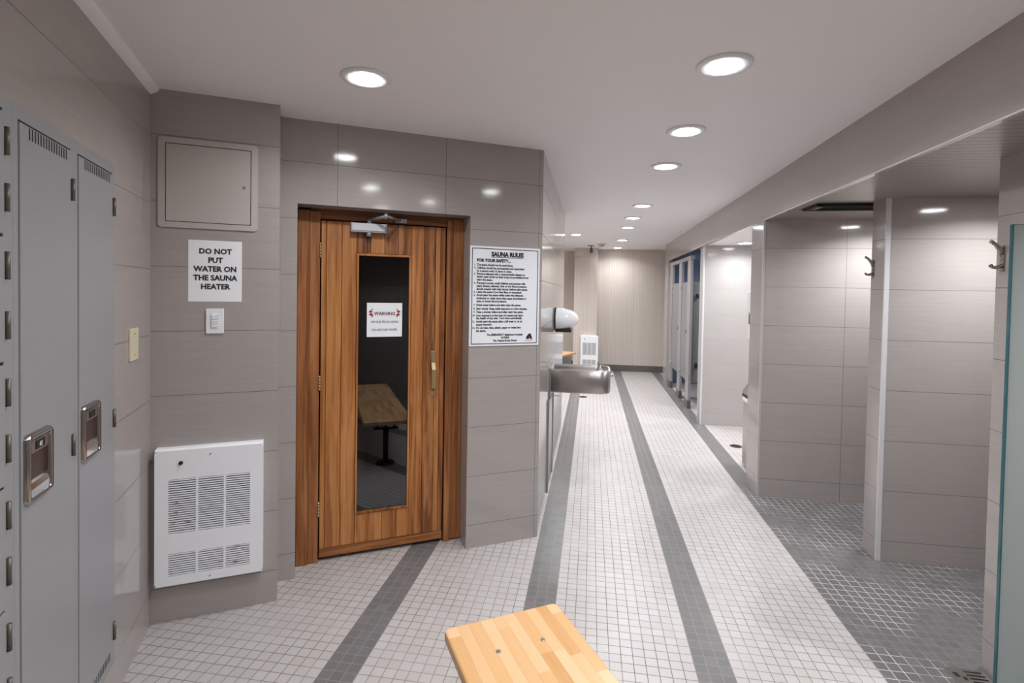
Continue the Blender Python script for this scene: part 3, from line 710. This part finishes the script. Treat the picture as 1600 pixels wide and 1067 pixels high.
FY0, FY1 = 4.03, 4.37
r = thing('drinking_fountain', 'stainless steel wall drinking fountain below the white hand dryer', 'drinking fountain', 'side', (FY0 + FY1) / 2, 0, 0.775)
fw = (FY1 - FY0) / 2; fl_ = 0.475; fh = 0.185
def upoly(inset, ln):
    rr = 0.09 - inset * 0.6; w = fw - inset; pts = [(-w, -inset * 0.0)]
    for a0, cx in ((180, -w + rr), (270, w - rr)):
        for i in range(9):
            a_ = R(a0 + 90 * i / 8); pts.append((cx + rr * math.cos(a_), -(ln - rr) + rr * math.sin(a_)))
    pts.append((w, 0)); return pts
b_ = MB(); bb = b_.b
rings = [[bb.verts.new((p[0], p[1], z)) for p in pts] for pts, z in ((upoly(0.02, fl_ - 0.02), 0), (upoly(0.004, fl_ - 0.004), 0.004), (upoly(0, fl_), 0.012), (upoly(0, fl_), fh - 0.004), (upoly(0.004, fl_ - 0.004), fh), (upoly(0.016, fl_ - 0.016), fh), (upoly(0.03, fl_ - 0.03), fh - 0.018), (upoly(0.08, fl_ - 0.08), fh - 0.045))]
for p, q in zip(rings, rings[1:]):
    for i in range(len(p)):
        j = (i + 1) % len(p); f = bb.faces.new((p[i], p[j], q[j], q[i])); f.smooth = 2 <= rings.index(p) <= 2
bb.faces.new(rings[0][::-1]); bb.faces.new(rings[-1])
b_.build('basin', M['steel'], r)
MB().lathe([(0.028, 0), (0.028, 0.004), (0.012, 0.006), (0, 0.006)], 20).build('drain_cap', M['chrome'], r).location = (0.0, -0.19, fh - 0.045)
MB().tube([(0.09, -0.39, fh - 0.035), (0.09, -0.39, fh + 0.012), (0.085, -0.388, fh + 0.026), (0.07, -0.38, fh + 0.034)], [0.02, 0.016, 0.017, 0.012], 14).build('bubbler', M['chrome'], r)
MB().cyl((0.10, -fl_ + 0.03, fh * 0.62), (0.10, -fl_ - 0.022, fh * 0.62), 0.014, 0.018, seg=18).build('push_button', M['chrome'], r)
MB().box(-fw - 0.025, fw + 0.03, -0.012, 0, -0.03, fh + 0.012, 0.003).build('wall_plate', M['steel'], r)
r = thing('service_cover', 'stainless service cover on the wall under the drinking fountain', 'access panel', 'side', 3.92, 0, 0.03)
MB().box(0, 0.46, -0.004, 0, 0, 0.70, 0.001).build('plate', M['steel'], r)
MB().box(-0.012, 0.008, -0.012, 0, -0.006, 0.706, 0.002).box(0.452, 0.472, -0.012, 0, -0.006, 0.706, 0.002).box(0, 0.46, -0.012, 0, 0.692, 0.706, 0.002).build('frame', M['grey_metal'], r)

# ------------------------------------------------------------------ far end: heater, bench, ceiling devices
hr = heater('white wall heater on the cream wall at the corridor end', 'world', -0.188, 0.13, y=10.2, w=0.328, h=0.60, dp=0.085)
r = thing('bench', 'small wooden topped bench with steel base beside the far heater', 'bench', 'world', -0.262, 9.66, 0, R(-22.8), 'wooden benches')
MB().box(-0.40, 0, -1.2, 0, 0.425, 0.46, 0.004).build('seat', M['bench'], r)
MB().box(-0.36, -0.04, -0.95, -0.10, 0.05, 0.42, 0.01).box(-0.36, -0.04, -1.15, -1.0, 0.05, 0.42, 0.01).build('base', M['steel'], r)
MB().box(-0.34, -0.05, -1.12, -0.12, 0, 0.06).build('plinth', M['black'], r)
r = thing('smoke_detector', 'small beige smoke detector on the ceiling near the end wall', 'smoke detector', 'world', 0.16, 9.38, H)
MB().lathe([(0, 0), (0.075, 0), (0.075, -0.012), (0.06, -0.02)], 24).build('base', M['ivory'], r)
MB().lathe([(0.045, -0.018), (0.042, -0.045), (0.03, -0.052), (0, -0.052)], 24).build('sensor', M['panel'], r)
r = thing('pendant_fixture', 'dark grey fixture hanging from a plate on the far ceiling', 'ceiling fixture', 'world', -0.02, 9.7, H)
MB().box(-0.07, 0.05, -0.05, 0.05, -0.012, 0, 0.002).build('mount_plate', M['grey_metal'], r)
MB().cyl((0, 0, -0.012), (0, 0, -0.05), 0.012, seg=12).build('stem', M['grey_metal'], r)
MB().lathe([(0, -0.045), (0.022, -0.05), (0.034, -0.08), (0.036, -0.115), (0.024, -0.145), (0, -0.15)], 20).build('head', M['base'], r)
tag(MB().lathe([(0, 0), (0.03, -0.004), (0.034, -0.012), (0.012, -0.03), (0, -0.03)], 16).build('sprinkler', M['ivory'], None, Matrix.Translation((-0.29, 10.2, 2.25)) @ Matrix.Rotation(PI / 2, 4, 'X') @ Matrix.Rotation(PI, 4, 'X')), 'tiny cream sensor high on the cream pier at the corridor end', 'sensor')

# ------------------------------------------------------------------ drains
def drain(x, y, label, rad=0.062, mat='drain', rect=False):
    r = thing('floor_drain', label, 'floor drain', 'world', x, y, 0, 0, 'floor drains')
    MB().lathe([(0, 0.0), (rad, 0.0), (rad, 0.002), (rad - 0.006, 0.004), (rad - 0.012, 0.002), (0, 0.002)], 32).build('rim', M[mat], r)
    g = MB()
    for i in range(-3, 4):
        hw = math.sqrt(max(0, (rad - 0.014) ** 2 - (i * 0.0125) ** 2))
        g.box(-hw, hw, i * 0.0125 - 0.0035, i * 0.0125 + 0.0035, 0.0018, 0.0034)
    g.build('slots', M['slot'], r)
drain(1.512, 5.6, 'round brown floor drain in the white tiles of the wash alcove')
drain(-0.096, 7.79, 'round brown floor drain below the drinking fountain in the corridor')
r = thing('floor_drain', 'bent square chrome floor drain grate beside the near shower partition', 'floor drain', 'world', 1.575, 2.33, 0.0, 0, 'floor drains')
q = MB().box(-0.075, 0.075, -0.075, 0.075, 0, 0.004, 0.001); q.build('frame', M['chrome'], r)
g = MB()
for i in range(6): g.box(-0.005, 0.062, 0.052 - i * 0.02, 0.060 - i * 0.02, 0.0035, 0.0046)
g.box(-0.055, -0.035, 0.020, 0.045, 0.0035, 0.0046).box(-0.030, -0.016, 0.004, 0.022, 0.0035, 0.0046).build('slots', M['black'], r)

# ------------------------------------------------------------------ shower fittings
def hook(x, y, z, label):
    r = thing('coat_hook', label, 'hook', 'pier', -y, x, z, 0, 'double coat hooks')
    MB().prism(rrect(-0.012, 0.012, -0.062, 0.048, 0.011), -0.005, 0, 'y', 0.0015).build('back_plate', M['bronze'], r)
    MB().tube([(0, -0.004, 0.010), (0, -0.012, 0.028), (0, -0.026, 0.048), (0, -0.042, 0.062), (0, -0.048, 0.064)], [0.009, 0.009, 0.008, 0.007, 0.0085], 12).build('upper_prong', M['bronze'], r)
    MB().tube([(0, -0.004, -0.036), (0, -0.022, -0.044), (0, -0.039, -0.042), (0, -0.046, -0.034)], [0.008, 0.008, 0.007, 0.008], 12).build('lower_prong', M['bronze'], r)
    for z_ in (-0.008, -0.024): MB().cyl((0, -0.0075, z_), (0, -0.004, z_), 0.004, seg=10).build('screw', M['chrome'], r)
hook(PX, 3.455, 1.748, 'nickel double coat hook on the middle shower partition')
hook(P3X, 2.415, 1.74, 'larger nickel coat hook on the near shower partition beside the glass')
r = thing('glass_panel', 'frosted grey green glass shower panel with teal edge, right edge of frame', 'glass panel', 'world', 1.516, 2.14, 0)
MB().box(0.004, 0.85, 0, 0.012, 0.012, 1.838).build('pane', M['frosted'], r)
MB().box(0, 0.004, -0.0005, 0.0125, 0.012, 1.838).box(0.0, 0.85, 0, 0.012, 1.838, 1.8395).build('polished_edge', M['glass_edge'], r)
MB().box(0.0, 0.85, -0.008, 0.02, 0, 0.014, 0.001).build('channel', M['chrome'], r)
r = thing('ceiling_vent', 'dark exhaust vent grille in the soffit over the far shower', 'vent', 'world', 1.625, 3.615, ZB)
MB().box(-0.24, 0.24, -0.125, 0.125, -0.005, 0, 0.001).build('plate', M['slot'], r)
g = MB().box(-0.23, 0.23, -0.118, -0.095, -0.020, -0.004, 0.002).box(-0.23, 0.23, 0.095, 0.118, -0.012, -0.004, 0.002).box(-0.23, -0.20, -0.118, 0.118, -0.012, -0.004, 0.002).box(0.20, 0.23, -0.118, 0.118, -0.012, -0.004, 0.002)
g.build('frame', M['slot'], r)
MB().box(-0.20, 0.20, -0.085, -0.068, -0.010, -0.004).box(-0.20, -0.165, -0.085, 0.085, -0.010, -0.004).build('inner_lip', M['hinge'], r)
g = MB()
for i in range(8): g.box(-0.16, 0.19, -0.056 + i * 0.017, -0.048 + i * 0.017, -0.009, -0.004, rot=Matrix.Rotation(R(30), 4, 'X'))
g.build('louvres', M['slot'], r)

# ------------------------------------------------------------------ wash alcove fittings
r = thing('waste_bin', 'stainless waste bin with sloping push top in the wash alcove', 'bin', 'world', 1.405, 4.53, 0)
MB().box(0, 0.32, 0.01, 0.47, 0.012, 0.60, 0.006).build('body', M['steel'], r)
MB().prism([(0.004, 0.66), (0.004, 0.93), (0.10, 0.93), (0.495, 0.69), (0.495, 0.66)], 0.0, 0.32, 'x', 0.004).build('top', M['steel'], r)
MB().box(-0.003, 0.323, 0.002, 0.50, 0.634, 0.664, 0.003).build('flap', M['black'], r)
MB().box(-0.004, 0.324, 0.004, 0.476, 0.598, 0.636, 0.003).build('rim', M['plastic'], r)
r = thing('towel_dispenser', 'white paper towel dispenser barely showing past the tiled pier', 'dispenser', 'world', 1.315, 4.52, 1.15)
MB().box(0, 0.28, 0.0, 0.13, 0.26, 0.46, 0.02).build('cover', M['plastic'], r)
MB().box(0.005, 0.275, 0.0, 0.10, 0.17, 0.262, 0.01).build('opening', M['base'], r)
MB().prism([(0.0, 0.0), (0.0, 0.19), (0.10, 0.19), (0.125, 0.14), (0.10, 0.05), (0.03, 0.0)], 0.010, 0.27, 'x', 0.006).build('tray', M['plastic'], r)

# ------------------------------------------------------------------ toilet partitions
r = thing('toilet_partition', 'grey toilet cubicle partition with two closed doors and pale posts', 'toilet partition', 'world', 1.335, 0, 0)
for y0, y1 in ((8.92, 9.17), (8.03, 8.27), (7.33, 7.56)):
    p = MB().box(0, 0.035, y0, y1, 0.10, 2.06, 0.002).build('post', M['pilaster'], r)
    MB().box(-0.006, 0.041, y0 - 0.006, y1 + 0.006, 0, 0.11, 0.002).build('foot', M['shoe'], p)
MB().box(-0.006, 0.05, 7.31, 9.19, 2.05, 2.105, 0.003).build('head_rail', M['pilaster'], r)
for y0, y1 in ((8.275, 8.915), (7.565, 8.025)):
    d = MB().box(0.006, 0.030, y0, y1, 0.36, 1.745, 0.002).build('door', M['stall'], r)
    MB().box(-0.012, 0.006, y0 + 0.02, y0 + 0.06, 1.02, 1.08, 0.003).build('latch', M['chrome'], d)
    for z in (1.68, 0.43): MB().cyl((-0.004, y1 - 0.006, z - 0.03), (-0.004, y1 - 0.006, z + 0.03), 0.008, seg=10).build('hinge', M['chrome'], d)
MB().box(0.035, 1.40, 7.43, 7.455, 0.34, 1.75).build('side_panel', M['stall_olive'], r)
MB().box(0.035, 1.40, 8.14, 8.165, 0.34, 1.75).build('side_panel', M['stall_olive'], r)
MB().box(0.10, 0.13, 7.405, 7.43, 0.55, 0.62, 0.003).box(0.10, 0.13, 7.405, 7.43, 1.52, 1.58, 0.003).build('bracket', M['black'], r)

# ------------------------------------------------------------------ unseen behind the viewer, added only for its reflection in the glass
r = thing('mirrored_disc', 'unseen round black rimmed clock mirrored in the sauna door glass', 'disc', 'world', 2.1, -2.2, 1.74, PI)
MB().cyl((0, -0.03, 0), (0, 0, 0), 0.25, seg=40).build('case', M['black'], r)
MB().cyl((0, -0.034, 0), (0, -0.028, 0), 0.14, seg=40).build('face', M['grey_metal'], r)
